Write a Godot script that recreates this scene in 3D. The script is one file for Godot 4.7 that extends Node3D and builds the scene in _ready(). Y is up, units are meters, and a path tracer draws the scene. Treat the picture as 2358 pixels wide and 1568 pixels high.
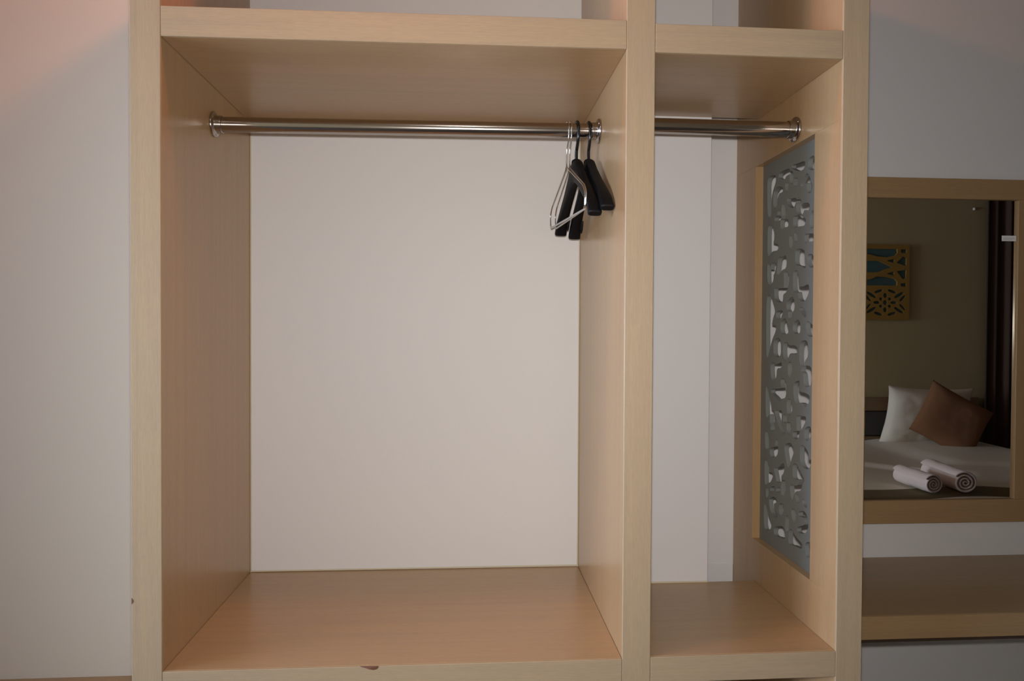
extends Node3D
# An open oak wardrobe against a white wall, seen from the room, with a mirror and a desk beside it and a bed behind the camera.
# World: x to the right, y up (0 = top of the wardrobe's lower shelf, the floor is at -0.75), z towards the camera (0 = wardrobe front).

const FLOOR_Y := -0.75
const CEIL_Y := 2.18
const WALL_Z := -0.58
const FAR_Z := 2.95
const LEFT_X := -4.5
const RIGHT_X := 5.8
# uprights of the wardrobe, left to right
const X0 := 0.0
const X1 := 0.0608
const X2 := 1.0273
const X3 := 1.0892
const X4 := 1.5081
const X5 := 1.5672

var mats := {}
var rng := RandomNumberGenerator.new()

const LAMP := 0.40
const FLASH := 1.85
const DAY := 36.0

func _ready() -> void:
	rng.seed = 4
	# camera: a 24 mm equivalent lens, turned 4 degrees to the right and tipped 0.9 degrees down
	var cam := Camera3D.new()
	cam.name = "camera"
	var yaw := 0.06923
	var pitch := -0.01555
	var roll := 0.00496
	var fwd := Vector3(sin(yaw) * cos(pitch), sin(pitch), -cos(yaw) * cos(pitch))
	var side := Vector3(cos(yaw), 0, sin(yaw))
	var up := side.cross(fwd)
	var s2 := side * cos(roll) + up * sin(roll)
	var u2 := up * cos(roll) - side * sin(roll)
	cam.transform = Transform3D(Basis(s2, u2, -fwd), Vector3(0.68433, 0.71171, 1.43759))
	cam.fov = 53.427
	cam.near = 0.05
	cam.far = 60.0
	add_child(cam)
	cam.make_current()
	# environment: a soft overcast sky outside the window
	var we := WorldEnvironment.new()
	we.name = "world_environment"
	var env := Environment.new()
	var sky := Sky.new()
	var sm := ProceduralSkyMaterial.new()
	sm.sky_top_color = Color(0.55, 0.66, 0.80)
	sm.sky_horizon_color = Color(0.80, 0.84, 0.88)
	sm.ground_bottom_color = Color(0.30, 0.29, 0.27)
	sm.ground_horizon_color = Color(0.62, 0.63, 0.62)
	sky.sky_material = sm
	env.background_mode = Environment.BG_SKY
	env.sky = sky
	env.tonemap_mode = Environment.TONE_MAPPER_LINEAR
	env.tonemap_exposure = 1.0
	env.sdfgi_enabled = true
	env.ssao_enabled = true
	env.ssil_enabled = true
	we.environment = env
	add_child(we)
	# daylight through the window on the left
	var day := AreaLight3D.new()
	day.name = "window_daylight"
	day.area_size = Vector2(2.2, 1.55)
	day.position = Vector3(LEFT_X + 0.02, 0.8, 1.7)
	day.rotation.y = -PI / 2
	day.light_color = Color(0.77, 0.85, 1.0)
	day.light_energy = DAY
	day.shadow_enabled = true
	day.set("area_range", 14.0)
	add_child(day)
	# the photographer's flash, a hand's width above the lens
	var flash := SpotLight3D.new()
	flash.name = "camera_flash"
	flash.transform = Transform3D(cam.transform.basis, cam.transform.origin + u2 * 0.055)
	flash.light_color = Color(1.0, 0.985, 0.975)
	flash.light_energy = FLASH
	flash.light_size = 0.016
	flash.spot_angle = 59.0
	flash.spot_angle_attenuation = 1.0
	flash.spot_range = 14.0
	flash.spot_attenuation = 2.0
	flash.shadow_enabled = true
	add_child(flash)

	make_materials()
	build_room()
	build_wardrobe()
	build_lamp()
	build_mirror_and_desks()
	build_bed()
	build_far_wall()
	build_hangers()

# outlines pierced through the carved panel, millimetres from the panel opening's back edge and from the lower shelf
var carved_holes_upper := [
	[28,1142,77,1137,76,1121,62,1105,53,1086,50,1065,51,1049,50,1030,35,1032,32,1065],
	[71,1095,93,1102,120,1094,118,1087,99,1088,86,1074,84,1050,68,1053,67,1084],
	[123,1138,157,1136,156,1126,136,1126,131,1118,98,1127,98,1136],
	[169,1141,194,1138,235,1136,236,1128,229,1121,207,1122,175,1135],
	[256,1137,282,1139,283,1106,255,1116],
	[159,1129,175,1123,174,1094,161,1102],
	[183,1104,199,1102,198,1085,183,1088],
	[215,1080,239,1100,250,1102,267,1081,241,1085,225,1079],
	[251,1079,272,1074,270,1053,251,1059],
	[134,1104,150,1100,148,1083,137,1085],
	[143,1062,164,1053,192,1053,192,1047,180,1032,154,1043],
	[117,1050,127,1049,138,1027,136,1014,117,1017],
	[95,1038,107,1035,109,1015,101,1014,77,1013,76,1022,90,1023],
	[111,1013,152,1004,152,989,129,992,123,986,112,987],
	[199,1054,216,1047,223,1021,234,1016,227,1009,197,1014],
	[225,1028,238,1031,261,1025,259,1014,248,1016,229,1021],
	[183,1007,203,1004,229,998,244,988,237,979,210,982,193,980,183,985],
	[266,999,282,1008,286,966,265,968],
	[34,1007,59,1002,71,983,70,963,63,958,68,950,97,945,93,934,66,936,52,931,35,920],
	[240,953,261,950,286,947,286,934,261,937,243,933],
	[161,960,171,959,178,941,172,928,163,931],
	[186,967,201,955,203,945,192,942],
	[101,911,125,906,139,912,145,897,141,881,121,879,102,868,91,866],
	[197,920,224,917,238,912,239,904,241,881,246,871,230,879,196,884,194,904],
	[253,899,281,899,287,869,262,874],
	[56,899,84,896,83,889,79,880,71,868,57,869],
	[34,900,47,893,51,868,71,863,63,846,37,843],
	[132,869,155,866,158,840,149,823,133,824,137,845],
	[183,865,206,865,211,825,209,815,187,816],
	[78,829,100,825,149,823,143,817,126,813,125,791,98,794,81,803],
	[209,825,233,820,262,827,262,808,241,788,217,794,210,812],
	[149,787,180,801,192,783,186,764,152,767],
	[33,810,57,809,83,768,68,750,64,736,61,737,64,725,89,725,83,711,67,694,53,669,36,632,33,684,32,737],
	[90,764,129,765,119,757,116,748,94,746],
	[160,761,177,762,175,748,163,746,160,758],
	[119,736,140,745,148,736,163,709,125,706,118,717],
	[187,730,211,741,222,730,222,709,187,709],
	[218,770,235,769,251,753,247,748,230,759],
	[254,735,268,732,288,722,288,702,262,702,255,720],
	[78,683,98,692,117,686,117,645,79,646],
]
var carved_holes_lower := [
	[133,679,155,681,160,672,205,673,208,655,188,659,168,657,150,632,134,648],
	[225,683,255,688,263,670,261,651,247,641,241,627,228,625,221,652],
	[245,630,252,624,277,624,282,602,276,580,249,575,243,612,231,612],
	[60,621,83,623,88,618,110,621,121,628,124,617,94,614,92,584,67,578],
	[161,627,176,630,181,616,172,589,163,600],
	[122,582,138,585,150,572,148,538,123,534,116,523,93,535,67,543,67,549,93,552,136,557,123,570],
	[193,576,222,585,216,574,214,564,228,555,251,556,272,551,270,540,252,524,240,535,216,534,206,526,196,543],
	[32,560,44,541,70,496,49,481,36,467],
	[60,491,79,493,86,461,61,453],
	[86,494,111,495,128,497,125,481,123,460,150,445,131,441,112,461],
	[139,489,154,489,155,473,138,471],
	[158,532,176,533,186,511,174,495,159,498],
	[210,496,234,495,257,498,248,483,232,465,215,456,213,475],
	[159,470,178,472,181,462,171,444,159,452],
	[191,451,225,455,219,444,211,439,194,439],
	[253,469,279,477,282,458,263,442,252,448],
	[67,450,87,454,84,442,67,439],
	[31,428,45,430,52,403,51,386,35,380,32,401],
	[96,414,106,419,107,383,91,370,67,365,60,384,91,392,96,402],
	[145,407,166,416,181,419,197,405,182,382,168,351,156,378],
	[231,423,250,423,270,410,266,399,269,393,285,395,285,389,270,374,246,373,232,385],
	[30,346,41,348,54,333,50,316,79,319,76,311,62,294,50,292,33,278],
	[87,337,112,339,144,363,142,338,126,326,130,311,104,303,98,318],
	[132,308,150,316,154,299,146,280,132,273],
	[193,367,213,372,218,363,251,340,245,331,230,333,221,339,196,333],
	[181,312,204,312,224,318,228,327,241,328,233,312,209,306,197,292,192,275,183,294],
	[40,270,53,273,51,254,42,245],
	[65,276,91,286,88,277,68,270],
	[103,285,124,290,119,281,104,278],
	[63,244,86,256,103,253,100,248,86,242,85,236,92,221,112,211,93,206,70,213,60,243],
	[122,246,144,251,141,232,128,218,120,229],
	[29,222,38,224,56,192,75,179,65,163,31,153],
	[91,173,116,182,146,191,155,165,132,163,94,155],
	[158,223,171,226,174,210,169,186,158,187],
	[188,249,205,253,211,241,204,220,193,230],
	[228,253,256,262,273,245,271,227,257,210,221,203,221,211,257,225,261,242,247,250,228,246],
	[179,192,192,197,207,184,241,177,243,167,200,164,175,157],
	[260,182,284,194,285,163,268,155],
	[207,293,222,292,229,282,217,276],
	[246,289,255,291,267,275,248,280],
]

# ---------------------------------------------------------------- naming
func tag(o: Node, label := "", category := "", group := "", kind := "") -> Node:
	if label != "": o.set_meta("label", label)
	if category != "": o.set_meta("category", category)
	if group != "": o.set_meta("group", group)
	if kind != "": o.set_meta("kind", kind)
	return o

func numbered(called: String, under: Node) -> String:
	if not under.has_node(NodePath(called)): return called
	var k := 1
	while under.has_node(NodePath("%s_%03d" % [called, k])): k += 1
	return "%s_%03d" % [called, k]

func thing(called: String, at := Vector3.ZERO) -> Node3D:
	var o := Node3D.new()
	o.name = numbered(called, self)
	o.position = at
	add_child(o, true)
	return o

func put(called: String, st: SurfaceTool, mat: Material, under: Node = self) -> MeshInstance3D:
	var o := MeshInstance3D.new()
	o.name = numbered(called, under)
	o.mesh = st.commit()
	o.material_override = mat
	o.cast_shadow = GeometryInstance3D.SHADOW_CASTING_SETTING_ON
	under.add_child(o, true)
	return o

func struct(called: String, st: SurfaceTool, mat: Material) -> MeshInstance3D:
	var o := put(called, st, mat)
	o.set_meta("kind", "structure")
	return o

# ---------------------------------------------------------------- shapes
func begin() -> SurfaceTool:
	var st := SurfaceTool.new()
	st.begin(Mesh.PRIMITIVE_TRIANGLES)
	return st

func vert(st: SurfaceTool, p: Vector3, n: Vector3, uv: Vector2) -> void:
	st.set_normal(n)
	st.set_uv(uv)
	st.add_vertex(p)

func tri(st: SurfaceTool, a: Vector3, b: Vector3, c: Vector3, n: Vector3, ua := Vector2.ZERO, ub := Vector2.ZERO, uc := Vector2.ZERO) -> void:
	if (b - a).cross(c - a).dot(n) > 0.0:
		vert(st, a, n, ua); vert(st, c, n, uc); vert(st, b, n, ub)
	else:
		vert(st, a, n, ua); vert(st, b, n, ub); vert(st, c, n, uc)

func tri3(st: SurfaceTool, a: Vector3, b: Vector3, c: Vector3, na: Vector3, nb: Vector3, nc: Vector3) -> void:
	if (b - a).cross(c - a).dot(na + nb + nc) > 0.0:
		vert(st, a, na, Vector2(a.x + a.z, a.y)); vert(st, c, nc, Vector2(c.x + c.z, c.y)); vert(st, b, nb, Vector2(b.x + b.z, b.y))
	else:
		vert(st, a, na, Vector2(a.x + a.z, a.y)); vert(st, b, nb, Vector2(b.x + b.z, b.y)); vert(st, c, nc, Vector2(c.x + c.z, c.y))

func quad(st: SurfaceTool, a: Vector3, b: Vector3, c: Vector3, d: Vector3, n: Vector3, uvs: Array) -> void:
	tri(st, a, b, c, n, uvs[0], uvs[1], uvs[2])
	tri(st, a, c, d, n, uvs[0], uvs[2], uvs[3])

func grain_uv(p: Vector3, n_axis: int, grain: int, off: Vector2) -> Vector2:
	var u := 0
	var v := 0
	if grain != n_axis:
		v = grain
		u = 3 - n_axis - grain
	else:
		u = (n_axis + 1) % 3
		v = (n_axis + 2) % 3
	return Vector2(p[u], p[v]) + off

# a box with chamfered edges; texture coordinates are metres, v running along the grain axis
func box(st: SurfaceTool, a: Vector3, b: Vector3, bev := 0.001, grain := 1) -> void:
	var lo := Vector3(minf(a.x, b.x), minf(a.y, b.y), minf(a.z, b.z))
	var hi := Vector3(maxf(a.x, b.x), maxf(a.y, b.y), maxf(a.z, b.z))
	var off := Vector2(rng.randf() * 3.0, rng.randf() * 3.0)
	var at := func(axis: int, s: int, inset: float) -> float:
		return (lo[axis] + inset) if s < 0 else (hi[axis] - inset)
	for n in 3:
		var i := (n + 1) % 3
		var j := (n + 2) % 3
		for s in [-1, 1]:
			var ps: Array[Vector3] = []
			var us := []
			for c in [[-1, -1], [1, -1], [1, 1], [-1, 1]]:
				var p := Vector3.ZERO
				p[n] = at.call(n, s, 0.0)
				p[i] = at.call(i, c[0], bev)
				p[j] = at.call(j, c[1], bev)
				ps.append(p)
				us.append(grain_uv(p, n, grain, off))
			var nn := Vector3.ZERO
			nn[n] = s
			quad(st, ps[0], ps[1], ps[2], ps[3], nn, us)
	if bev <= 0.0: return
	for e in 3:
		var i := (e + 1) % 3
		var j := (e + 2) % 3
		for si in [-1, 1]:
			for sj in [-1, 1]:
				var q: Array[Vector3] = []
				for k in 4:
					var p := Vector3.ZERO
					p[e] = at.call(e, -1 if k in [0, 3] else 1, bev)
					p[i] = at.call(i, si, 0.0 if k < 2 else bev)
					p[j] = at.call(j, sj, bev if k < 2 else 0.0)
					q.append(p)
				var nn := Vector3.ZERO
				nn[i] = si; nn[j] = sj
				var us := []
				for p in q: us.append(grain_uv(p, i, grain, off))
				quad(st, q[0], q[1], q[2], q[3], nn.normalized(), us)
	for sx in [-1, 1]:
		for sy in [-1, 1]:
			for sz in [-1, 1]:
				var s := [sx, sy, sz]
				var q: Array[Vector3] = []
				for k in 3:
					var p := Vector3.ZERO
					for m in 3: p[m] = at.call(m, s[m], 0.0 if m == k else bev)
					q.append(p)
				tri(st, q[0], q[1], q[2], Vector3(sx, sy, sz).normalized())

func one_box(called: String, a: Vector3, b: Vector3, mat: Material, under: Node, bev := 0.001, grain := 1) -> MeshInstance3D:
	var st := begin()
	box(st, a, b, bev, grain)
	return put(called, st, mat, under)

# rings of points joined into a smooth skin; each ring closed
func skin(st: SurfaceTool, rings: Array, cap_first := true, cap_last := true) -> void:
	var m: int = rings[0].size()
	var norms := []
	for i in rings.size():
		var row: Array[Vector3] = []
		var mid := Vector3.ZERO
		for p in rings[i]: mid += p
		mid /= m
		var nxt = rings[mini(i + 1, rings.size() - 1)]
		var prv = rings[maxi(i - 1, 0)]
		for k in m:
			var along: Vector3 = nxt[k] - prv[k]
			var around: Vector3 = rings[i][(k + 1) % m] - rings[i][(k + m - 1) % m]
			var n := along.cross(around)
			n = n.normalized() if n.length() > 1e-12 else (rings[i][k] - mid).normalized()
			if n.dot(rings[i][k] - mid) < 0.0: n = -n
			row.append(n)
		norms.append(row)
	for i in rings.size() - 1:
		for k in m:
			var l := (k + 1) % m
			tri3(st, rings[i][k], rings[i + 1][k], rings[i + 1][l], norms[i][k], norms[i + 1][k], norms[i + 1][l])
			tri3(st, rings[i][k], rings[i + 1][l], rings[i][l], norms[i][k], norms[i + 1][l], norms[i][l])
	for e in [0, 1]:
		if (e == 0 and not cap_first) or (e == 1 and not cap_last): continue
		var ring = rings[0] if e == 0 else rings[-1]
		var inner = rings[1] if e == 0 else rings[-2]
		var mid := Vector3.ZERO
		var mid2 := Vector3.ZERO
		for k in m:
			mid += ring[k] / m
			mid2 += inner[k] / m
		var n := (mid - mid2).normalized()
		for k in m: tri(st, mid, ring[k], ring[(k + 1) % m], n)

# a swept tube; radii may vary; smooth path through the points when fine > 1
func tube(st: SurfaceTool, pts: Array, radius, sides := 12) -> void:
	var rings := []
	var last_side := Vector3.ZERO
	for i in pts.size():
		var t: Vector3 = (pts[mini(i + 1, pts.size() - 1)] - pts[maxi(i - 1, 0)]).normalized()
		var side := last_side
		if side == Vector3.ZERO:
			side = Vector3.UP if absf(t.y) < 0.9 else Vector3.RIGHT
		side = (side - t * side.dot(t)).normalized()
		last_side = side
		var up := t.cross(side)
		var r: float = radius if radius is float else radius[i]
		var ring := []
		for k in sides:
			var a := TAU * k / sides
			ring.append(pts[i] + (side * cos(a) + up * sin(a)) * r)
		rings.append(ring)
	skin(st, rings)

func smooth_path(pts: Array, steps := 8) -> Array:
	var out := []
	for i in pts.size() - 1:
		var a: Vector3 = pts[maxi(i - 1, 0)]
		var b: Vector3 = pts[i]
		var c: Vector3 = pts[i + 1]
		var d: Vector3 = pts[mini(i + 2, pts.size() - 1)]
		for k in steps: out.append(b.cubic_interpolate(c, a, d, float(k) / steps))
	out.append(pts[-1])
	return out

# rounded corners along a wire
func rounded_path(pts: Array, r: float, steps := 5) -> Array:
	var out := [pts[0]]
	for i in range(1, pts.size() - 1):
		var p: Vector3 = pts[i]
		var u: Vector3 = pts[i - 1] - p
		var v: Vector3 = pts[i + 1] - p
		var cut := minf(r, minf(u.length(), v.length()) * 0.45)
		var a := p + u.normalized() * cut
		var b := p + v.normalized() * cut
		for k in steps + 1:
			var t := float(k) / steps
			out.append(a.lerp(p, t).lerp(p.lerp(b, t), t))
	out.append(pts[-1])
	return out

# a profile of (along, radius) turned about an axis
func lathe(st: SurfaceTool, from: Vector3, axis: Vector3, profile: Array, sides := 32) -> void:
	var side := axis.cross(Vector3.UP if absf(axis.y) < 0.9 else Vector3.RIGHT).normalized()
	var up := axis.cross(side)
	var rings := []
	for q in profile:
		var ring := []
		for k in sides:
			var a := TAU * k / sides
			ring.append(from + axis * q.x + (side * cos(a) + up * sin(a)) * maxf(q.y, 0.00005))
		rings.append(ring)
	skin(st, rings)

# distance from p to a closed outline, negative inside
func outline_distance(p: Vector2, poly: PackedVector2Array) -> float:
	var best := 1e9
	for i in poly.size():
		var q := Geometry2D.get_closest_point_to_segment(p, poly[i], poly[(i + 1) % poly.size()])
		best = minf(best, p.distance_squared_to(q))
	best = sqrt(best)
	return -best if Geometry2D.is_point_in_polygon(p, poly) else best

# a board w x h x t pierced by the outlines: real through-holes with walls. to: board (u, v, depth) -> space
func fretwork(st: SurfaceTool, w: float, h: float, t: float, holes: Array, cell: float, to: Transform3D, grow := 0.0) -> void:
	var nx := int(round(w / cell))
	var ny := int(round(h / cell))
	var f := PackedFloat32Array()
	f.resize((nx + 1) * (ny + 1))
	f.fill(1.0)
	for poly in holes:
		var b := Rect2(poly[0], Vector2.ZERO)
		for p in poly: b = b.expand(p)
		var i0 := maxi(0, int(b.position.x / cell) - 2)
		var i1 := mini(nx, int(b.end.x / cell) + 3)
		var j0 := maxi(0, int(b.position.y / cell) - 2)
		var j1 := mini(ny, int(b.end.y / cell) + 3)
		for j in range(j0, j1 + 1):
			for i in range(i0, i1 + 1):
				var d := outline_distance(Vector2(i, j) * cell, poly) - grow
				var at := j * (nx + 1) + i
				f[at] = minf(f[at], d)
	# soften the polygon corners a little, as a router bit does
	for pass_no in 1:
		var g := f.duplicate()
		for j in range(1, ny):
			for i in range(1, nx):
				var at := j * (nx + 1) + i
				if absf(f[at]) < cell * 3.0:
					g[at] = f[at] * 0.5 + 0.125 * (clampf(f[at - 1], -9 * cell, 9 * cell) + clampf(f[at + 1], -9 * cell, 9 * cell) + clampf(f[at - nx - 1], -9 * cell, 9 * cell) + clampf(f[at + nx + 1], -9 * cell, 9 * cell))
		f = g
	var nf := (to.basis * Vector3(0, 0, 1)).normalized()
	var both := func(a: Vector2, b: Vector2, c: Vector2) -> void:
		for s in [0, 1]:
			var z := t if s == 0 else 0.0
			tri(st, to * Vector3(a.x, a.y, z), to * Vector3(b.x, b.y, z), to * Vector3(c.x, c.y, z), nf if s == 0 else -nf, a, b, c)
	for j in ny:
		var run := -1
		for i in nx + 1:
			var full := false
			if i < nx:
				var a := j * (nx + 1) + i
				var q := [f[a], f[a + 1], f[a + nx + 2], f[a + nx + 1]]
				full = q[0] > 0 and q[1] > 0 and q[2] > 0 and q[3] > 0
				if not full and (q[0] > 0 or q[1] > 0 or q[2] > 0 or q[3] > 0):
					var c := [Vector2(i, j) * cell, Vector2(i + 1, j) * cell, Vector2(i + 1, j + 1) * cell, Vector2(i, j + 1) * cell]
					var poly: Array[Vector2] = []
					var leave: Array[Vector2] = []
					var enter: Array[Vector2] = []
					for k in 4:
						var l := (k + 1) % 4
						if q[k] > 0: poly.append(c[k])
						if (q[k] > 0) != (q[l] > 0):
							var x: Vector2 = c[k].lerp(c[l], q[k] / (q[k] - q[l]))
							poly.append(x)
							if q[k] > 0: leave.append(x)
							else: enter.append(x)
					for k in range(1, poly.size() - 1): both.call(poly[0], poly[k], poly[k + 1])
					if leave.size() == 1:
						var grad := Vector2(q[1] + q[2] - q[0] - q[3], q[2] + q[3] - q[0] - q[1])
						var n := (to.basis * Vector3(-grad.x, -grad.y, 0)).normalized()
						var a0: Vector3 = to * Vector3(leave[0].x, leave[0].y, 0)
						var a1: Vector3 = to * Vector3(leave[0].x, leave[0].y, t)
						var b0: Vector3 = to * Vector3(enter[0].x, enter[0].y, 0)
						var b1: Vector3 = to * Vector3(enter[0].x, enter[0].y, t)
						tri(st, a0, b0, b1, n); tri(st, a0, b1, a1, n)
			if full and run < 0: run = i
			if not full and run >= 0:
				var a := Vector2(run, j) * cell
				var b := Vector2(i, j + 1) * cell
				both.call(a, Vector2(b.x, a.y), b)
				both.call(a, b, Vector2(a.x, b.y))
				run = -1
	var W := nx * cell
	var H := ny * cell
	for e in [[Vector2(0, 0), Vector2(W, 0), Vector3(0, -1, 0)], [Vector2(W, 0), Vector2(W, H), Vector3(1, 0, 0)], [Vector2(W, H), Vector2(0, H), Vector3(0, 1, 0)], [Vector2(0, H), Vector2(0, 0), Vector3(-1, 0, 0)]]:
		var n := (to.basis * (e[2] as Vector3)).normalized()
		var a: Vector2 = e[0]
		var b: Vector2 = e[1]
		tri(st, to * Vector3(a.x, a.y, 0), to * Vector3(b.x, b.y, 0), to * Vector3(b.x, b.y, t), n)
		tri(st, to * Vector3(a.x, a.y, 0), to * Vector3(b.x, b.y, t), to * Vector3(a.x, a.y, t), n)

# a grid of points (rows x columns) as a smooth sheet
func sheet(st: SurfaceTool, g: Array, towards: Vector3) -> void:
	var rows := g.size()
	var cols: int = g[0].size()
	var nn := []
	for i in rows:
		var row := []
		for j in cols:
			var a: Vector3 = g[mini(i + 1, rows - 1)][j] - g[maxi(i - 1, 0)][j]
			var b: Vector3 = g[i][mini(j + 1, cols - 1)] - g[i][maxi(j - 1, 0)]
			var n := a.cross(b).normalized()
			if n.dot(towards) < 0.0: n = -n
			row.append(n)
		nn.append(row)
	for i in rows - 1:
		for j in cols - 1:
			tri3(st, g[i][j], g[i + 1][j], g[i + 1][j + 1], nn[i][j], nn[i + 1][j], nn[i + 1][j + 1])
			tri3(st, g[i][j], g[i + 1][j + 1], g[i][j + 1], nn[i][j], nn[i + 1][j + 1], nn[i][j + 1])

func cushion_shape(st: SurfaceTool, w: float, h: float, t: float, pinch: float, seed_no: int, creases: float) -> void:
	var noise := FastNoiseLite.new()
	noise.seed = seed_no
	noise.frequency = 5.0
	for s in [-1.0, 1.0]:
		var g := []
		for i in 33:
			var row := []
			var v := -1.0 + i / 16.0
			for j in 33:
				var u := -1.0 + j / 16.0
				var x := w / 2 * u * (1.0 - pinch * (1.0 - v * v) * u * u)
				var y := h / 2 * v * (1.0 - pinch * (1.0 - u * u) * v * v)
				var fat := pow(maxf(0.0, (1.0 - pow(u, 4)) * (1.0 - pow(v, 4))), 0.62)
				var z: float = s * t / 2 * fat * (1.0 + creases * noise.get_noise_2d(x * 1.0 + s * 7.0, y)) + creases * 0.012 * noise.get_noise_2d(x * 2.0, y * 2.0 + 9.0)
				row.append(Vector3(x, y, z))
			g.append(row)
		sheet(st, g, Vector3(0, 0, s))

# ---------------------------------------------------------------- materials
func paint(hex: String, rough := 0.6, metal := 0.0) -> StandardMaterial3D:
	var m := StandardMaterial3D.new()
	m.albedo_color = Color(hex)
	m.roughness = rough
	m.metallic = metal
	return m

func noise_of(seed_no: int, freq: float, octaves := 3) -> FastNoiseLite:
	var n := FastNoiseLite.new()
	n.seed = seed_no
	n.noise_type = FastNoiseLite.TYPE_SIMPLEX_SMOOTH
	n.frequency = freq
	n.fractal_octaves = octaves
	return n

# straight-grained reconstituted oak veneer: fine streaks along v
func grain_image(seed_no: int) -> Image:
	var w := 1024
	var h := 256
	var im := Image.create_empty(w, h, false, Image.FORMAT_RGB8)
	var broad := noise_of(seed_no, 0.012, 2)
	var mid := noise_of(seed_no + 1, 0.09, 2)
	var fine := noise_of(seed_no + 2, 0.35, 2)
	var flecks := noise_of(seed_no + 3, 0.5, 1)
	for y in h:
		for x in w:
			# fold the ends together so that the tile repeats without a seam
			var fx := float(x)
			var b := broad.get_noise_2d(fx, y * 0.10)
			var m := mid.get_noise_2d(fx, y * 0.25)
			var f := fine.get_noise_2d(fx, y * 0.35)
			var k := flecks.get_noise_2d(fx, y * 0.6)
			var v := 0.935 + 0.020 * b + 0.030 * m + 0.045 * f
			if k > 0.55: v -= (k - 0.55) * 0.18
			v = clampf(v, 0.0, 1.0)
			im.set_pixel(x, y, Color(v, clampf(v - 0.006 * m, 0, 1), clampf(v - 0.018 * m - 0.012 * b, 0, 1)))
	im.generate_mipmaps()
	return im

func wood(hex: String, rough: float, tex: Texture2D) -> StandardMaterial3D:
	var m := paint(hex, rough)
	m.albedo_texture = tex
	m.uv1_scale = Vector3(1.0 / 0.35, 1.0 / 1.4, 1.0)
	m.metallic_specular = 0.5
	m.clearcoat_enabled = true
	m.clearcoat = 0.42
	m.clearcoat_roughness = 0.22
	return m

func make_materials() -> void:
	var tex := ImageTexture.create_from_image(grain_image(11))
	mats.wood = wood("b69267", 0.36, tex)
	mats.edge = wood("ad9676", 0.5, tex)
	mats.edge.clearcoat_enabled = false
	mats.desk = wood("ac8a60", 0.55, tex)
	mats.raw = paint("6b4634", 0.9)
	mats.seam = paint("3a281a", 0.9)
	mats.caulk = paint("cfc3a8", 0.8)
	var bump := noise_of(5, 0.02, 4).get_seamless_image(512, 512)
	bump.generate_mipmaps()
	var bt := ImageTexture.create_from_image(bump)
	mats.wall = paint("dddad9", 0.62)
	mats.tan_wall = paint("5c4c3e", 0.8)
	mats.wall.heightmap_enabled = true
	mats.wall.heightmap_texture = bt
	mats.wall.heightmap_scale = 0.015
	mats.wall.uv1_triplanar = true
	mats.wall.uv1_world_triplanar = true
	mats.wall.uv1_scale = Vector3(3.1, 3.1, 3.1)
	mats.olive = paint("b8a87e", 0.8)
	mats.ceiling = paint("b4b0a8", 0.9)
	mats.floor = paint("5e564c", 0.5)
	mats.chrome = paint("b3aba4", 0.15, 1.0)
	mats.bright = paint("dcd9d4", 0.08, 1.0)
	mats.sleeve = paint("b9b6b2", 0.35, 0.6)
	mats.black = paint("08080a", 0.5)
	mats.black.metallic_specular = 0.32
	mats.blackgloss = paint("0b0b0d", 0.18)
	mats.carved = paint("777873", 0.62)
	mats.mirror = paint("dcd4c3", 0.0, 1.0)
	mats.linen = paint("e4ddca", 0.85)
	mats.towel = paint("e4d6cd", 0.95)
	var nap := noise_of(8, 0.25, 3).get_seamless_image(256, 256)
	nap.generate_mipmaps()
	mats.towel.heightmap_enabled = true
	mats.towel.heightmap_texture = ImageTexture.create_from_image(nap)
	mats.towel.heightmap_scale = 0.3
	mats.towel.uv1_triplanar = true
	mats.towel.uv1_scale = Vector3(6, 6, 6)
	mats.rust = paint("8a6040", 0.9)
	mats.rust.heightmap_enabled = true
	mats.rust.heightmap_texture = mats.towel.heightmap_texture
	mats.rust.heightmap_scale = 0.25
	mats.rust.uv1_triplanar = true
	mats.rust.uv1_scale = Vector3(8, 8, 8)
	mats.runner = paint("6e6244", 0.9)
	mats.headboard = wood("8a6c48", 0.6, tex)
	mats.upholstery = paint("4a4741", 0.9)
	mats.curtain = paint("4c3a2e", 0.95)
	mats.ochre = paint("a5813c", 0.6)
	mats.teal = paint("4c6a6a", 0.7)
	mats.white = paint("e4e4e2", 0.5)
	mats.ink = paint("9a9a9e", 0.6)
	mats.glow = paint("fff0dc", 0.5)
	mats.glow.emission_enabled = true
	mats.glow.emission = Color(1.0, 0.78, 0.52)
	mats.glow.emission_energy_multiplier = 2.0
	mats.pane = paint("f2f6fa", 0.02)
	mats.pane.transparency = BaseMaterial3D.TRANSPARENCY_ALPHA
	mats.pane.albedo_color.a = 0.12

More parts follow.
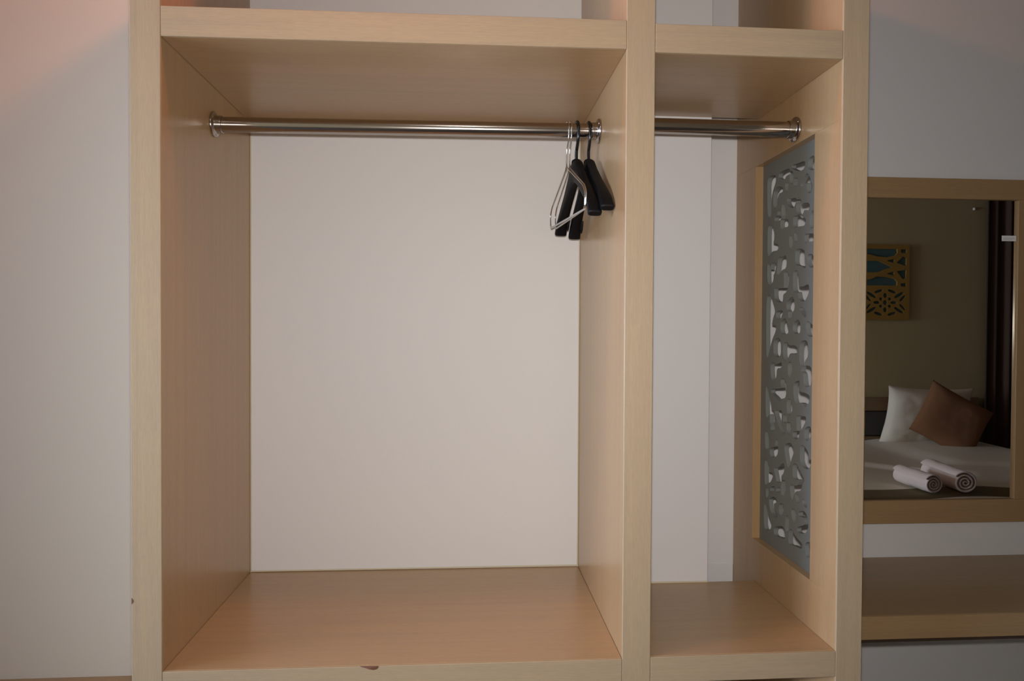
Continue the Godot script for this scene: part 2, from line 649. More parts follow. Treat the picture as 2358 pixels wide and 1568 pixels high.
# ---------------------------------------------------------------- the setting
func build_room() -> void:
	var t := 0.15
	var st := begin()
	box(st, Vector3(LEFT_X - t, FLOOR_Y - 0.1, WALL_Z - t), Vector3(RIGHT_X + t, CEIL_Y + 0.1, WALL_Z), 0.0)
	struct("wall_back", st, mats.wall)
	st = begin()
	box(st, Vector3(LEFT_X - t, FLOOR_Y - 0.1, FAR_Z), Vector3(RIGHT_X + t, CEIL_Y + 0.1, FAR_Z + t), 0.0)
	struct("wall_front", st, mats.olive)
	st = begin()
	box(st, Vector3(RIGHT_X, FLOOR_Y - 0.1, WALL_Z), Vector3(RIGHT_X + t, CEIL_Y + 0.1, FAR_Z), 0.0)
	struct("wall_right", st, mats.tan_wall)
	# the left wall leaves an opening for the window
	var wz := [0.6, 2.8]
	var wy := [0.0, 1.6]
	st = begin()
	box(st, Vector3(LEFT_X - t, FLOOR_Y - 0.1, WALL_Z), Vector3(LEFT_X, CEIL_Y + 0.1, wz[0]), 0.0)
	box(st, Vector3(LEFT_X - t, FLOOR_Y - 0.1, wz[1]), Vector3(LEFT_X, CEIL_Y + 0.1, FAR_Z), 0.0)
	box(st, Vector3(LEFT_X - t, FLOOR_Y - 0.1, wz[0]), Vector3(LEFT_X, wy[0], wz[1]), 0.0)
	box(st, Vector3(LEFT_X - t, wy[1], wz[0]), Vector3(LEFT_X, CEIL_Y + 0.1, wz[1]), 0.0)
	# the return of the wall just left of the picture
	box(st, Vector3(-0.97, FLOOR_Y, WALL_Z), Vector3(-0.83, CEIL_Y, -0.04), 0.001)
	struct("wall_left", st, mats.wall)
	st = begin()
	box(st, Vector3(LEFT_X, FLOOR_Y - 0.1, WALL_Z), Vector3(RIGHT_X, FLOOR_Y, FAR_Z), 0.0)
	struct("floor", st, mats.floor)
	st = begin()
	box(st, Vector3(LEFT_X, CEIL_Y, WALL_Z), Vector3(RIGHT_X, CEIL_Y + 0.1, FAR_Z), 0.0)
	struct("ceiling", st, mats.ceiling)
	st = begin()
	var xw := LEFT_X - 0.1
	for z in [wz[0] + 0.025, (wz[0] + wz[1]) / 2, wz[1] - 0.025]:
		box(st, Vector3(xw - 0.02, wy[0], z - 0.025), Vector3(xw + 0.02, wy[1], z + 0.025), 0.002)
	for y in [wy[0] + 0.025, wy[1] - 0.025]:
		box(st, Vector3(xw - 0.018, y - 0.025, wz[0]), Vector3(xw + 0.018, y + 0.025, wz[1]), 0.002)
	var win := struct("window_1", st, mats.white)
	st = begin()
	box(st, Vector3(xw - 0.003, wy[0] + 0.04, wz[0] + 0.04), Vector3(xw + 0.003, wy[1] - 0.04, wz[1] - 0.04), 0.0)
	put("pane", st, mats.pane, win)
	# the pier that stands in the right-hand bay, and the plaster ridge beside it
	st = begin()
	box(st, Vector3(X3 + 0.002, FLOOR_Y, WALL_Z), Vector3(1.372, CEIL_Y, -0.4245), 0.001)
	struct("wall_pier", st, mats.wall)
	st = begin()
	box(st, Vector3(1.372, -0.4, WALL_Z), Vector3(X4 - 0.0005, -0.002, WALL_Z + 0.004), 0.001)
	struct("trim_1", st, mats.wall)
	# beads of cream filler where the boards meet the plaster
	st = begin()
	box(st, Vector3(X1 + 0.001, 0.0005, WALL_Z + 0.0005), Vector3(X2 - 0.001, 0.0042, WALL_Z + 0.004), 0.001)
	box(st, Vector3(X1 + 0.0003, 0.004, WALL_Z + 0.0005), Vector3(X1 + 0.0036, 1.28, WALL_Z + 0.003), 0.001)
	box(st, Vector3(X2 - 0.0036, 0.004, WALL_Z + 0.0005), Vector3(X2 - 0.0003, 1.28, WALL_Z + 0.003), 0.001)
	struct("trim_2", st, mats.caulk)
	st = begin()
	box(st, Vector3(X3 + 0.003, 0.001, -0.4243), Vector3(1.371, 0.0050, -0.4205), 0.001)
	struct("trim_3", st, mats.caulk)

# ---------------------------------------------------------------- the wardrobe
func shelf(root: Node, called: String, xa: float, xb: float, y_low: float, y_top: float, depth: float, tilt: float, lift: float) -> MeshInstance3D:
	# the board with its front lipping; the hairline between them stays open
	var mid := Vector3((xa + xb) / 2, y_top + lift, 0)
	var half := (xb - xa) / 2 - 0.0006
	var st := begin()
	box(st, Vector3(-half, y_low - y_top, -depth), Vector3(half, 0, -0.0052), 0.0006, 0)
	var o := put(called, st, mats.wood, root)
	o.position = mid
	o.rotation.z = tilt
	st = begin()
	box(st, Vector3(-half, y_low - y_top - 0.0003, -0.0042), Vector3(half, -0.0002, 0.0), 0.0009, 0)
	put("edge_strip", st, mats.edge, o)
	return o

func chip(under: Node, pts: Array, from: Vector3, across: Vector3, up: Vector3, out: Vector3) -> void:
	# a splintered spot: bare board with a ragged rim, standing a hair proud of the broken lipping
	var st := begin()
	var c := Vector2.ZERO
	for p in pts: c += p / pts.size()
	var mid := from + across * c.x + up * c.y + out * 0.0009
	for i in pts.size():
		var a: Vector2 = pts[i]
		var b: Vector2 = pts[(i + 1) % pts.size()]
		var pa := from + across * a.x + up * a.y + out * 0.0004
		var pb := from + across * b.x + up * b.y + out * 0.0004
		tri(st, mid, pa, pb, (out + (across * (a + b - c * 2).x + up * (a + b - c * 2).y) * 8.0).normalized())
		tri(st, pa, pb, pb - out * 0.0008, (across * (a + b - c * 2).x + up * (a + b - c * 2).y).normalized())
		tri(st, pa, pb - out * 0.0008, pa - out * 0.0008, (across * (a + b - c * 2).x + up * (a + b - c * 2).y).normalized())
	put("chip", st, mats.raw, under)

func clothes_rail(root: Node, a: Vector3, b: Vector3) -> void:
	var axis := (b - a).normalized()
	var st := begin()
	var path := []
	for i in 9: path.append(a.lerp(b, i / 8.0))
	tube(st, path, 0.0188, 40)
	var rail := put("clothes_rail", st, mats.chrome, root)
	for e in [0, 1]:
		var from := a if e == 0 else b
		var ax := axis if e == 0 else -axis
		st = begin()
		lathe(st, from, ax, [Vector2(0, 0.0), Vector2(0.0, 0.0295), Vector2(0.0012, 0.031), Vector2(0.004, 0.031), Vector2(0.0058, 0.0292), Vector2(0.0062, 0.0262), Vector2(0.0072, 0.0232), Vector2(0.010, 0.0218), Vector2(0.020, 0.0214), Vector2(0.0222, 0.0210), Vector2(0.0228, 0.0200), Vector2(0.0226, 0.0188)], 40)
		put("flange", st, mats.chrome, rail)
		for k in 3:
			var ang := TAU * k / 3 + PI
			var sp := from + ax * 0.0056 + (Vector3.UP * cos(ang) + Vector3.BACK * sin(ang)) * 0.0258
			st = begin()
			lathe(st, sp, ax, [Vector2(0, 0.0034), Vector2(0.0012, 0.0030), Vector2(0.0016, 0.0018), Vector2(0.0006, 0.0012), Vector2(0.0004, 0.0)], 12)
			put("screw", st, mats.bright, rail)

# corners eased into curves, as a router leaves them
func eased(poly: PackedVector2Array) -> PackedVector2Array:
	var out := poly
	for pass_no in 2:
		var next := PackedVector2Array()
		for k in out.size():
			var a := out[k]
			var b := out[(k + 1) % out.size()]
			next.append(a.lerp(b, 0.2))
			next.append(a.lerp(b, 0.8))
		out = next
	return out

func build_wardrobe() -> void:
	var w := thing("wardrobe", Vector3.ZERO)
	tag(w, "open pale oak wardrobe with two hanging bays and chrome clothes rails", "wardrobe")
	var top := 1.80
	# left upright
	var st := begin()
	box(st, Vector3(X0, FLOOR_Y, WALL_Z + 0.001), Vector3(X1, top, -0.0045), 0.0008, 1)
	var p := put("side_panel", st, mats.wood, w)
	p = one_box("edge_strip", Vector3(X0 - 0.0002, FLOOR_Y, -0.0045), Vector3(X1 + 0.0002, top, 0.0), mats.edge, p, 0.0012, 1)
	# divider
	p = one_box("divider", Vector3(X2, FLOOR_Y, WALL_Z + 0.001), Vector3(X3, top, -0.0045), mats.wood, w, 0.0008, 1)
	one_box("edge_strip", Vector3(X2 - 0.0002, FLOOR_Y, -0.0045), Vector3(X3 + 0.0002, top, 0.0), mats.edge, p, 0.0012, 1)
	# right upright: a frame of four boards round the carved panel
	var oz0 := -0.118
	var oz1 := -0.443
	var oy0 := 0.118
	var oy1 := 1.180
	p = one_box("side_panel", Vector3(X4, oy1, WALL_Z + 0.001), Vector3(X5, top, -0.0045), mats.wood, w, 0.0007, 1)
	one_box("edge_strip", Vector3(X4 - 0.0002, FLOOR_Y, -0.0045), Vector3(X5 + 0.0002, top, 0.0), mats.edge, p, 0.0012, 1)
	one_box("side_panel", Vector3(X4, FLOOR_Y, WALL_Z + 0.001), Vector3(X5, oy0, -0.0045), mats.wood, w, 0.0007, 1)
	one_box("stile", Vector3(X4, oy0, oz0), Vector3(X5, oy1, -0.0045), mats.wood, w, 0.0007, 1)
	# the rear stile is rebated behind the panel
	st = begin()
	box(st, Vector3(X4, oy0, WALL_Z + 0.001), Vector3(X4 + 0.0335, oy1, oz1), 0.0007, 1)
	box(st, Vector3(X4 + 0.0335, oy0, WALL_Z + 0.001), Vector3(X5, oy1, oz1 - 0.055), 0.0007, 1)
	put("stile", st, mats.wood, w)
	# the carved panel: pierced scrolls in painted board, set 22 mm into the opening
	var holes := []
	for list in [carved_holes_upper, carved_holes_lower]:
		for flat in list:
			var poly := PackedVector2Array()
			for k in range(0, flat.size(), 2): poly.append(Vector2(flat[k], flat[k + 1] - 118.0) * 0.001)
			holes.append(eased(poly))
	st = begin()
	var place := Transform3D(Basis(Vector3(0, 0, 1), Vector3(0, 1, 0), Vector3(-1, 0, 0)), Vector3(X4 + 0.034, oy0, oz1))
	fretwork(st, 0.325, 1.062, 0.012, holes, 0.0025, place, 0.0032)
	put("carved_panel", st, mats.carved, w)
	# shelves
	shelf(w, "shelf", X1, X2, 1.3108, 1.3721, 0.5795, 0.0058, 0.0012)
	shelf(w, "shelf", X3, X4, 1.3108, 1.3721, 0.4242, -0.001, -0.0012)
	var low := shelf(w, "shelf", X1, X2, -0.0569, 0.0, 0.5795, -0.0010, -0.0008)
	shelf(w, "shelf", X3, X4, -0.0569, 0.0, 0.4242, 0.0030, 0.0016)
	shelf(w, "shelf", X1, X2, -0.70, -0.645, 0.5795, 0.0, 0.0)
	shelf(w, "shelf", X3, X4, -0.70, -0.645, 0.4242, 0.0, 0.0)
	shelf(w, "top_panel", X1, X2, top - 0.05, top, 0.5795, 0.0, 0.0)
	shelf(w, "top_panel", X3, X4, top - 0.05, top, 0.4242, 0.0, 0.0)
	# damage: the splinter in the lower shelf's front edge, the nick in the left upright
	chip(low, [Vector2(-0.020, 0.0), Vector2(-0.017, -0.0014), Vector2(-0.009, -0.0036), Vector2(-0.001, -0.0066), Vector2(0.008, -0.0086), Vector2(0.015, -0.0072), Vector2(0.0185, -0.004), Vector2(0.019, -0.0003)], Vector3(0.485 - (X1 + X2) / 2, 0.0, 0.0), Vector3.RIGHT, Vector3.UP, Vector3.BACK)
	chip(w.get_node("side_panel"), [Vector2(0, 0.007), Vector2(0.0035, 0.003), Vector2(0.004, -0.001), Vector2(0.0015, -0.0045), Vector2(0, -0.006)], Vector3(X0 + 0.0002, 0.148, 0.0), Vector3.RIGHT, Vector3.UP, Vector3.BACK)
	# rails
	clothes_rail(w, Vector3(X1, 1.2170, -0.293), Vector3(X2, 1.2245, -0.293))
	clothes_rail(w, Vector3(X3, 1.2175, -0.212), Vector3(X4, 1.2165, -0.212))

# ---------------------------------------------------------------- the hangers
func hook_path(rise: float) -> Array:
	# from the neck up past the front of the rail, over it and down behind
	var pts := [Vector3(0, 0, 0), Vector3(0, 0.022, 0.0), Vector3(0, rise - 0.047, 0.004), Vector3(0, rise - 0.024, 0.017)]
	for k in 9:
		var a := lerpf(-0.25, PI + 0.42, k / 8.0)
		pts.append(Vector3(0, rise + 0.0006 + sin(a) * 0.0212, cos(a) * 0.0212))
	return smooth_path(pts, 5)

func wire_hanger() -> Node3D:
	var h := thing("wire_hanger")
	var st := begin()
	var hp := hook_path(0.0905)
	tube(st, hp, 0.0015, 12)
	lathe(st, hp[-1] + Vector3(0, 0.002, 0), Vector3(0, -1, 0), [Vector2(0, 0.0), Vector2(0.0006, 0.0015), Vector2(0.002, 0.0023), Vector2(0.0034, 0.0016), Vector2(0.004, 0.0)], 12)
	put("hook", st, mats.bright, h)
	st = begin()
	tube(st, rounded_path([Vector3(0, 0.004, 0), Vector3(0, -0.004, 0.004), Vector3(0, -0.016, 0.024), Vector3(0, -0.078, 0.142), Vector3(0, -0.100, 0.160), Vector3(0, -0.130, 0.156), Vector3(0, -0.137, 0.146)], 0.012), 0.0016, 12)
	put("shoulder_wire", st, mats.bright, h)
	st = begin()
	tube(st, rounded_path([Vector3(0, 0.004, 0), Vector3(0, -0.004, -0.004), Vector3(0, -0.016, -0.024), Vector3(0, -0.078, -0.142), Vector3(0, -0.100, -0.160), Vector3(0, -0.130, -0.156), Vector3(0, -0.137, -0.146)], 0.012), 0.0016, 12)
	put("shoulder_wire", st, mats.bright, h)
	st = begin()
	tube(st, [Vector3(0, -0.137, -0.149), Vector3(0, -0.137, -0.147), Vector3(0, -0.137, 0.147), Vector3(0, -0.137, 0.149)], [0.0018, 0.0024, 0.0024, 0.0018], 14)
	put("trouser_bar", st, mats.sleeve, h)
	return h

func suit_hanger() -> Node3D:
	var h := thing("suit_hanger")
	var st := begin()
	var hp := hook_path(0.0755)
	tube(st, hp, 0.0040, 16)
	put("hook", st, mats.blackgloss, h)
	# one moulded body: the two shoulders sweep down from the neck and broaden
	st = begin()
	var half := [Vector3(0, -0.030, 0.0), Vector3(0, -0.034, 0.014), Vector3(0, -0.052, 0.042), Vector3(0, -0.084, 0.086), Vector3(0, -0.116, 0.130), Vector3(0, -0.142, 0.160), Vector3(0, -0.164, 0.176)]
	var wide := [0.0130, 0.0128, 0.0118, 0.0122, 0.0138, 0.0155, 0.0165]
	var thick := [0.031, 0.029, 0.021, 0.0155, 0.0125, 0.011, 0.010]
	for sgn in [-1.0, 1.0]:
		var pts := []
		for q in half: pts.append(Vector3(q.x, q.y, q.z * sgn))
		var path := smooth_path(pts, 5)
		var rings := []
		for i in path.size():
			var t: Vector3 = (path[mini(i + 1, path.size() - 1)] - path[maxi(i - 1, 0)]).normalized()
			if i == 0: t = Vector3(0, 0, sgn)
			var x := i / 5.0
			var lo := mini(int(x), 5)
			var a := lerpf(wide[lo], wide[lo + 1], x - lo)
			var b := lerpf(thick[lo], thick[lo + 1], x - lo)
			var up := Vector3.RIGHT.cross(t)
			rings.append(oval(path[i], up, a, b))
		# round off the shoulder's end
		var e: Vector3 = path[-1]
		var te: Vector3 = (path[-1] - path[-2]).normalized()
		var ue := Vector3.RIGHT.cross(te)
		for k in [[0.002, 0.985, 0.94], [0.0038, 0.93, 0.8], [0.0048, 0.82, 0.6]]:
			rings.append(oval(e + te * k[0], ue, 0.0165 * k[1], 0.010 * k[2]))
		skin(st, rings)
	lathe(st, Vector3(0, -0.02, 0), Vector3.UP, [Vector2(0.0, 0.0128), Vector2(0.014, 0.0128), Vector2(0.0185, 0.0118), Vector2(0.021, 0.0085), Vector2(0.0215, 0.0)], 24)
	put("body", st, mats.black, h)
	# the notches for straps under each shoulder end
	for sgn in [-1.0, 1.0]:
		st = begin()
		tube(st, smooth_path([Vector3(0.012, -0.130, 0.124 * sgn), Vector3(0.012, -0.146, 0.130 * sgn), Vector3(0.012, -0.158, 0.142 * sgn), Vector3(0.012, -0.150, 0.154 * sgn)], 6), 0.0028, 10)
		put("strap_notch", st, mats.black, h)
	return h

func oval(at: Vector3, up: Vector3, a: float, b: float) -> Array:
	var ring := []
	for k in 24:
		var g := TAU * k / 24
		var c := cos(g)
		var s := sin(g)
		ring.append(at + Vector3.RIGHT * (a * signf(c) * pow(absf(c), 0.6)) + up * (b * signf(s) * pow(absf(s), 0.6)))
	return ring

func build_hangers() -> void:
	var rail := func(x: float) -> float: return 1.2170 + 0.0075 * (x - X1) / (X2 - X1)
	var a := wire_hanger()
	a.position = Vector3(0.9425, rail.call(0.944) - 0.0905, -0.293)
	a.rotation = Vector3(0, 0.132, 0)
	tag(a, "thin chrome wire hanger hanging farthest left on the rail", "hanger", "wire hangers on the left-hand rail")
	var b: Node3D = a.duplicate()
	b.name = numbered("wire_hanger", self)
	add_child(b, true)
	b.position = Vector3(0.9503, rail.call(0.9525) - 0.0905, -0.292)
	b.rotation = Vector3(-0.01, 0.096, 0)
	tag(b, "thin chrome wire hanger just right of another, touching a black hanger", "hanger", "wire hangers on the left-hand rail")
	var c := suit_hanger()
	c.position = Vector3(0.9680, rail.call(0.969) - 0.0750, -0.293)
	c.rotation = Vector3(0.0, 0.085, 0)
	tag(c, "broad black plastic suit hanger directly behind the two wire hangers", "hanger", "black suit hangers on the left-hand rail")
	var d: Node3D = c.duplicate()
	d.name = numbered("suit_hanger", self)
	add_child(d, true)
	d.position = Vector3(0.9990, rail.call(1.0005) - 0.0755, -0.290)
	d.rotation = Vector3(-0.062, 0.055, 0)
	tag(d, "broad black plastic suit hanger nearest the divider and the rail's flange", "hanger", "black suit hangers on the left-hand rail")

# ---------------------------------------------------------------- beside the wardrobe
func build_mirror_and_desks() -> void:
	var m := thing("wall_mirror", Vector3(2.14, 0.12, WALL_Z))
	tag(m, "rectangular wall mirror in a wide pale oak frame above the desk", "mirror")
	var x0 := -0.29
	var x1 := 0.316
	var h := 1.065
	var f := 0.0595
	var d := 0.026
	one_box("frame_rail", Vector3(x0, h - f - 0.003, 0.0005), Vector3(x1, h, d), mats.desk, m, 0.0012, 0)
	one_box("frame_rail", Vector3(x0, 0, 0.0005), Vector3(x1, f + 0.0115, d), mats.desk, m, 0.0012, 0)
	one_box("frame_stile", Vector3(x0, f + 0.0115, 0.0005), Vector3(x0 + f, h - f - 0.003, d), mats.desk, m, 0.0012, 1)
	one_box("frame_stile", Vector3(x1 - f, f + 0.0115, 0.0005), Vector3(x1, h - f - 0.003, d), mats.desk, m, 0.0012, 1)
	one_box("glass", Vector3(x0 + f - 0.006, f + 0.006, 0.002), Vector3(x1 - f + 0.006, h - f + 0.002, 0.017), mats.mirror, m, 0.0)
	# the small printed sticker on the glass
	var s := thing("sticker", Vector3(2.3735, 1.0045, WALL_Z + 0.0172))
	tag(s, "small white paper sticker stuck near the right edge of the mirror", "sticker")
	one_box("paper", Vector3(-0.0235, -0.0085, 0.0), Vector3(0.0235, 0.0085, 0.0004), mats.white, s, 0.0)
	for k in 2:
		one_box("printed_line", Vector3(-0.020, -0.0005 - 0.0045 * k, 0.0003), Vector3(0.019 - 0.008 * k, 0.0006 - 0.0045 * k, 0.0005), mats.ink, s, 0.0)
	# the desk to the right
	var k := thing("desk", Vector3(X5 + 0.001, FLOOR_Y, WALL_Z))
	tag(k, "long shallow oak desk fixed to the wall under the mirror", "desk")
	var top := 0.758
	var len := 2.3
	one_box("desktop", Vector3(0, top - 0.057, 0.0005), Vector3(len, top, 0.4180), mats.desk, k, 0.0006, 0)
	one_box("edge_strip", Vector3(0, top - 0.0575, 0.4188), Vector3(len, top - 0.0002, 0.4235), mats.desk, k, 0.0009, 0)
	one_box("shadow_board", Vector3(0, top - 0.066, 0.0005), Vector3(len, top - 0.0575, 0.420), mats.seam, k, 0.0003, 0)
	one_box("end_panel", Vector3(len - 0.057, 0.0, 0.0005), Vector3(len, top - 0.066, 0.41), mats.desk, k, 0.001, 1)
	# the low bench to the left
	var b := thing("luggage_bench", Vector3(-0.85, FLOOR_Y, WALL_Z))
	tag(b, "low oak luggage bench against the wall left of the wardrobe", "bench")
	one_box("bench_top", Vector3(0.025, 0.403, 0.0005), Vector3(0.848, 0.455, 0.46), mats.wood, b, 0.001, 0)
	one_box("end_panel", Vector3(0.025, 0, 0.0005), Vector3(0.075, 0.403, 0.45), mats.wood, b, 0.001, 1)
	one_box("end_panel", Vector3(0.798, 0, 0.0005), Vector3(0.848, 0.403, 0.45), mats.wood, b, 0.001, 1)

# ---------------------------------------------------------------- the bed, seen in the mirror
func bed_top(x: float, z: float) -> float:
	# soft cover with two long folds
	var y := 0.515
	var f1 := 1.98 - 0.32 * smoothstep(3.35, 4.1, x) - z
	y += 0.028 * (1.0 - smoothstep(-0.05, 0.03, f1)) * smoothstep(2.9, 3.3, x)
	var f2 := 1.86 + 0.06 * sin(x * 2.0) - z
	y += 0.022 * (1.0 - smoothstep(-0.04, 0.02, f2)) * smoothstep(3.95, 4.2, x)
	y += 0.010 * sin(x * 3.1 + z * 2.3) + 0.006 * sin(x * 7.3 - z * 5.1)
	return y

func build_bed() -> void:
	var bx := 2.72
	var ex := 4.93
	var b := thing("bed", Vector3((bx + ex) / 2, FLOOR_Y, 1.95))
	tag(b, "wide white bed with an oak headboard, reflected in the mirror", "bed")
	var o := Vector3((bx + ex) / 2, 0, 1.95)
	var z0 := 1.09
	var z1 := 2.86
	one_box("base", Vector3(bx + 0.04, 0.0, z0 + 0.05) - o, Vector3(ex - 0.04, 0.26, z1) - o, mats.headboard, b, 0.004, 0)
	var st := begin()
	var g := []
	var nz := 70
	var nx := 80
	for i in nz + 1:
		var row := []
		var z := lerpf(z0, z1, float(i) / nz)
		for j in nx + 1:
			var x := lerpf(bx, ex, float(j) / nx)
			var edge := minf(minf(x - bx, ex - x), z - z0)
			var drop := 0.05 * pow(1.0 - clampf(edge / 0.07, 0.0, 1.0), 2.0)
			row.append(Vector3(x, bed_top(x, z) - drop, z) - o)
		g.append(row)
	sheet(st, g, Vector3.UP)
	# the hanging sides
	for side in 3:
		var h := []
		var n := nx if side == 0 else nz
		for q in 5:
			var row := []
			for k in n + 1:
				var p: Vector3 = g[0][k] if side == 0 else (g[k][0] if side == 1 else g[k][nx])
				row.append(Vector3(p.x, lerpf(p.y, 0.2, q / 4.0), p.z))
			h.append(row)
		sheet(st, h, Vector3(0, 0, -1) if side == 0 else Vector3(-1 if side == 1 else 1, 0, 0))
	put("duvet", st, mats.linen, b)
	# the olive runner at the foot
	st = begin()
	g = []
	for i in 13:
		var row := []
		var z := lerpf(z0 + 0.035, z0 + 0.225, i / 12.0)
		var lift := 0.006 * sqrt(maxf(0.0, 1.0 - pow(absf(i / 6.0 - 1.0), 6.0)))
		for j in 61:
			var x := lerpf(bx + 0.05, ex - 0.05, j / 60.0)
			var edge := z - z0
			var drop := 0.05 * pow(1.0 - clampf(edge / 0.07, 0.0, 1.0), 2.0)
			row.append(Vector3(x, bed_top(x, z) - drop + lift + 0.001, z) - o)
		g.append(row)
	sheet(st, g, Vector3.UP)
	put("bed_runner", st, mats.runner, b)
	# headboard: framed, with a dark upholstered field
	var hx := 5.03
	var lx := 2.62
	var hb := one_box("headboard", Vector3(lx, 0.0, 2.905) - o, Vector3(hx, 0.905, 2.945) - o, mats.headboard, b, 0.003, 0)
	one_box("rail", Vector3(lx, 0.80, 2.865) - o, Vector3(hx, 0.910, 2.905) - o, mats.headboard, hb, 0.004, 0)
	one_box("rail", Vector3(lx, 0.40, 2.865) - o, Vector3(hx, 0.585, 2.905) - o, mats.headboard, hb, 0.004, 0)
	for x in [lx, (lx + hx) / 2 - 0.06, hx - 0.13]:
		one_box("stile", Vector3(x, 0.585, 2.868) - o, Vector3(x + 0.13, 0.80, 2.905) - o, mats.headboard, hb, 0.004, 1)
	for x in [[lx + 0.13, (lx + hx) / 2 - 0.06], [(lx + hx) / 2 + 0.07, hx - 0.13]]:
		one_box("upholstered_field", Vector3(x[0] + 0.004, 0.589, 2.88) - o, Vector3(x[1] - 0.004, 0.796, 2.91) - o, mats.upholstery, hb, 0.008, 0)

	st = begin()
	cushion_shape(st, 0.74, 0.52, 0.17, 0.10, 3, 0.13)
	var p := put("pillow", st, mats.linen)
	p.position = Vector3(4.46, 0.014, 2.735)
	p.rotation = Vector3(0.22, PI, 0.035)
	tag(p, "white pillow propped against the headboard behind the brown cushion", "pillow")
	st = begin()
	cushion_shape(st, 0.50, 0.47, 0.15, 0.05, 9, 0.09)
	p = put("cushion", st, mats.rust)
	p.position = Vector3(4.520, 0.010, 2.520)
	p.basis = Basis(Vector3.UP, 0.12) * Basis(Vector3.RIGHT, 0.30) * Basis(Vector3.BACK, -0.56)
	tag(p, "square brown woven cushion tilted on one corner before the pillow", "cushion")

	rolled_towel(Vector3(3.373, -0.165, 1.135), 0.062, 0.29, 1.55, "smaller rolled white towel left of the other at the bed's foot")
	rolled_towel(Vector3(3.556, -0.155, 1.125), 0.072, 0.38, 1.72, "larger rolled white towel with a wide spiral end on the bed")

func rolled_towel(at: Vector3, r: float, length: float, turn: float, label: String) -> void:
	var t := thing("rolled_towel", at)
	tag(t, label, "towel", "rolled towels on the bed")
	t.rotation.y = turn
	# a spiral of terry, its axis along -x from the near end; the near end shows the coil
	var st := begin()
	var turns := 3.4
	var steps := 130
	var g_out := []
	var ends := []
	for i in steps + 1:
		var f := float(i) / steps
		var a := f * turns * TAU
		var rad := r * (0.12 + 0.88 * f)
		var squash := Vector3(0, sin(a) * rad * 0.97, cos(a) * rad)
		ends.append([squash, a])
		var row := []
		for k in 9:
			var x := -length * k / 8.0
			var wob := 1.0 + 0.03 * sin(k * 1.7 + a)
			row.append(Vector3(x, squash.y * wob, squash.z * wob))
		g_out.append(row)
	var band := r * 0.88 / turns * 0.80
	for i in steps:
		for e in [0, 8]:
			var p0: Vector3 = g_out[i][e]
			var p1: Vector3 = g_out[i + 1][e]
			var q0 := Vector3(p0.x, p0.y, p0.z) - Vector3(0, p0.y, p0.z).normalized() * minf(band, Vector2(p0.y, p0.z).length() * 0.8)
			var q1 := Vector3(p1.x, p1.y, p1.z) - Vector3(0, p1.y, p1.z).normalized() * minf(band, Vector2(p1.y, p1.z).length() * 0.8)
			var out := Vector3(1 if e == 0 else -1, 0, 0)
			# the fluffy rim of each coil bulges outwards
			var m0 := p0.lerp(q0, 0.5) + out * band * 0.5
			var m1 := p1.lerp(q1, 0.5) + out * band * 0.5
			var r0 := Vector3(0, p0.y, p0.z).normalized()
			var r1 := Vector3(0, p1.y, p1.z).normalized()
			tri3(st, p0, p1, m1, r0, r1, out); tri3(st, p0, m1, m0, r0, out, out)
			tri3(st, q0, q1, m1, -r0, -r1, out); tri3(st, q0, m1, m0, -r0, out, out)
			var deep := -out * 0.03
			tri3(st, q0, q1, q1 + deep, -r0, -r1, -r1); tri3(st, q0, q1 + deep, q0 + deep, -r0, -r1, -r0)
	for i in steps:
		for k in 8:
			var a: Vector3 = g_out[i][k]
			var b: Vector3 = g_out[i][k + 1]
			var c: Vector3 = g_out[i + 1][k + 1]
			var d: Vector3 = g_out[i + 1][k]
			var n0 := Vector3(0, a.y, a.z).normalized()
			var n1 := Vector3(0, d.y, d.z).normalized()
			tri3(st, a, b, c, n0, n0, n1); tri3(st, a, c, d, n0, n1, n1)
	put("terry", st, mats.towel, t)

# ---------------------------------------------------------------- the far wall, seen in the mirror
func ellipse(c: Vector2, a: float, b: float, turn: float) -> PackedVector2Array:
	var out := PackedVector2Array()
	for k in 12:
		var g := TAU * k / 12
		out.append(c + Vector2(cos(g) * a, sin(g) * b).rotated(turn))
	return out

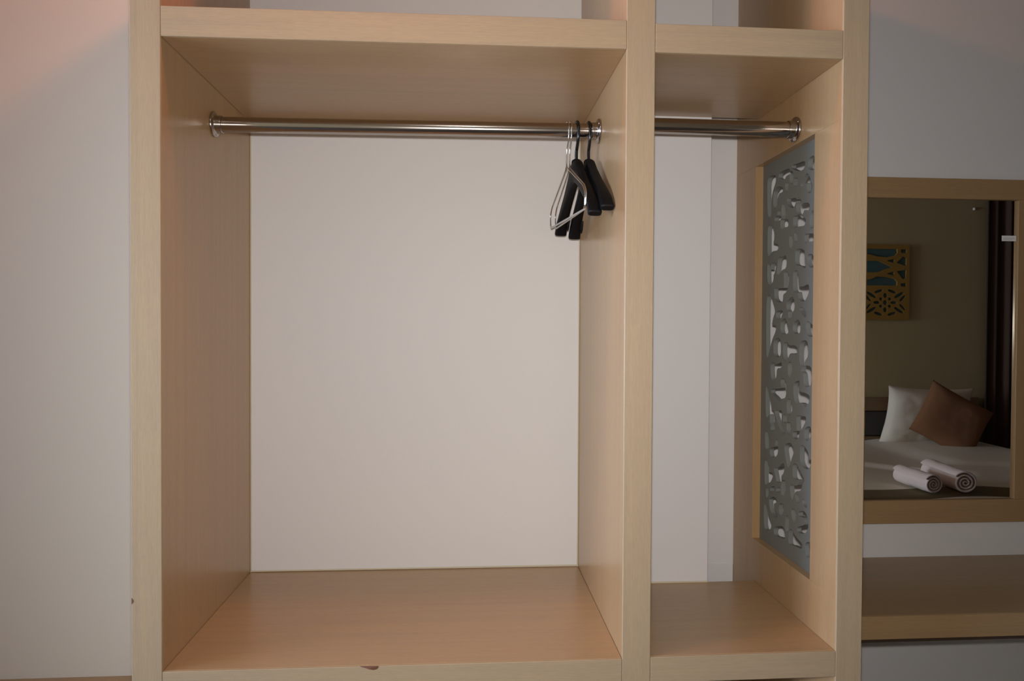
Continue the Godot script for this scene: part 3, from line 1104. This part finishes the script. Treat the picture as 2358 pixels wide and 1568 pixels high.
func build_far_wall() -> void:
	# openwork panel: (u, v) in drawing units measured from the right-hand edge and the bottom
	var unit := 0.000474
	var w_units := 1780.0
	var h_units := 1340.0
	var raw := [
		[890, 215, 235, 215, 225, 280, 275, 330, 435, 365, 615, 350, 715, 320, 890, 300],
		[890, 430, 575, 430, 435, 490, 320, 540, 435, 570, 575, 630, 890, 635],
		[890, 780, 715, 760, 615, 705, 435, 715, 275, 750, 225, 800, 235, 865, 890, 865],
		[435, 425, 285, 388, 290, 465], [435, 655, 290, 615, 280, 692],
		[165, 220, 60, 220, 65, 285, 165, 285], [165, 830, 60, 815, 60, 885, 155, 880],
		[245, 460, 125, 345, 60, 370, 65, 520], [240, 610, 60, 585, 65, 730, 125, 755]]
	var polys := []
	for q in raw:
		var poly := PackedVector2Array()
		for k in range(0, q.size(), 2): poly.append(Vector2(q[k], q[k + 1]))
		polys.append(poly)
	var c := Vector2(445, 1170)
	polys.append(ellipse(c, 42, 46, 0))
	for s in [-1, 1]:
		polys.append(ellipse(c + Vector2(0, s * 127), 38, 46, 0))
		polys.append(ellipse(c + Vector2(s * 158, 0), 66, 26, 0))
		for q in [-1, 1]:
			polys.append(ellipse(c + Vector2(s * 82, q * 64), 34, 28, 0))
			polys.append(ellipse(c + Vector2(s * 125, q * 200), 88, 26, -0.28 * s * q))
			polys.append(ellipse(c + Vector2(s * 255, q * 135), 105, 30, 0.5 * s * q))
			polys.append(ellipse(c + Vector2(s * 320, q * 78), 78, 26, 0.78 * s * q))
	var holes := []
	for poly in polys:
		var near := PackedVector2Array()
		var far := PackedVector2Array()
		for p in poly:
			near.append(Vector2(w_units - p.x, 1480.0 - p.y) * unit)
			far.append(Vector2(p.x, 1480.0 - p.y) * unit)
		holes.append(near)
		holes.append(far)
	var right := 4.436
	var art := thing("wall_panel", Vector3(right, 0.812, FAR_Z))
	tag(art, "ochre openwork wall panel over teal backing, reflected in the mirror", "wall art")
	var st := begin()
	# board u runs to the right as the mirror shows it
	var to := Transform3D(Basis(Vector3(1, 0, 0), Vector3(0, 1, 0), Vector3(0, 0, -1)), Vector3(-w_units * unit, 0, -0.012))
	fretwork(st, w_units * unit, h_units * unit, 0.012, holes, 0.0042, to)
	put("openwork", st, mats.ochre, art)
	one_box("backing", Vector3(-w_units * unit + 0.004, 0.004, -0.011), Vector3(-0.004, h_units * unit - 0.004, -0.001), mats.teal, art, 0.001)
	# dark curtain in the corner
	st = begin()
	var g := []
	for i in 2:
		var row := []
		for j in 161:
			var x := lerpf(5.06, 5.74, j / 160.0)
			var z := FAR_Z - 0.10 + 0.028 * sin(x * 62.0) + 0.012 * sin(x * 27.0 + 1.0)
			row.append(Vector3(x, -0.72 if i == 0 else 2.05, z))
		g.append(row)
	sheet(st, g, Vector3(0, 0, -1))
	var gb := []
	for row in g:
		var r2 := []
		for p in row: r2.append(p + Vector3(0, 0, 0.006))
		gb.append(r2)
	sheet(st, gb, Vector3(0, 0, 1))
	var cur := put("curtain", st, mats.curtain)
	tag(cur, "dark brown floor-length curtain right of the bed, seen in the mirror", "curtain")
	st = begin()
	lathe(st, Vector3(5.02, 1.765, FAR_Z), Vector3(0, 0, -1), [Vector2(0, 0.0), Vector2(0, 0.012), Vector2(0.008, 0.012), Vector2(0.013, 0.008), Vector2(0.015, 0.0)], 24)
	var s := put("wall_sensor", st, mats.white)
	tag(s, "tiny white round sensor high on the wall, reflected in the mirror", "sensor")

func build_lamp() -> void:
	var l := thing("ceiling_lamp", Vector3(0.42, CEIL_Y, 0.22))
	tag(l, "small round frosted ceiling lamp in front of the wardrobe", "lamp")
	var st := begin()
	lathe(st, Vector3(0, -0.002, 0), Vector3(0, -1, 0), [Vector2(0, 0.0), Vector2(0, 0.055), Vector2(0.012, 0.055), Vector2(0.018, 0.040), Vector2(0.018, 0.0)], 32)
	put("base", st, mats.white, l)
	st = begin()
	lathe(st, Vector3(0, -0.018, 0), Vector3(0, -1, 0), [Vector2(0, 0.022), Vector2(0.012, 0.034), Vector2(0.034, 0.045), Vector2(0.056, 0.042), Vector2(0.074, 0.030), Vector2(0.084, 0.012), Vector2(0.086, 0.0)], 32)
	put("lamp_shade", st, mats.glow, l)
	var o := OmniLight3D.new()
	o.name = "lamp_light"
	o.position = Vector3(0, -0.062, 0)
	o.light_color = Color(1.0, 0.56, 0.30)
	o.light_energy = LAMP
	o.light_size = 0.035
	o.omni_range = 12.0
	o.omni_attenuation = 2.0
	o.shadow_enabled = true
	l.add_child(o)
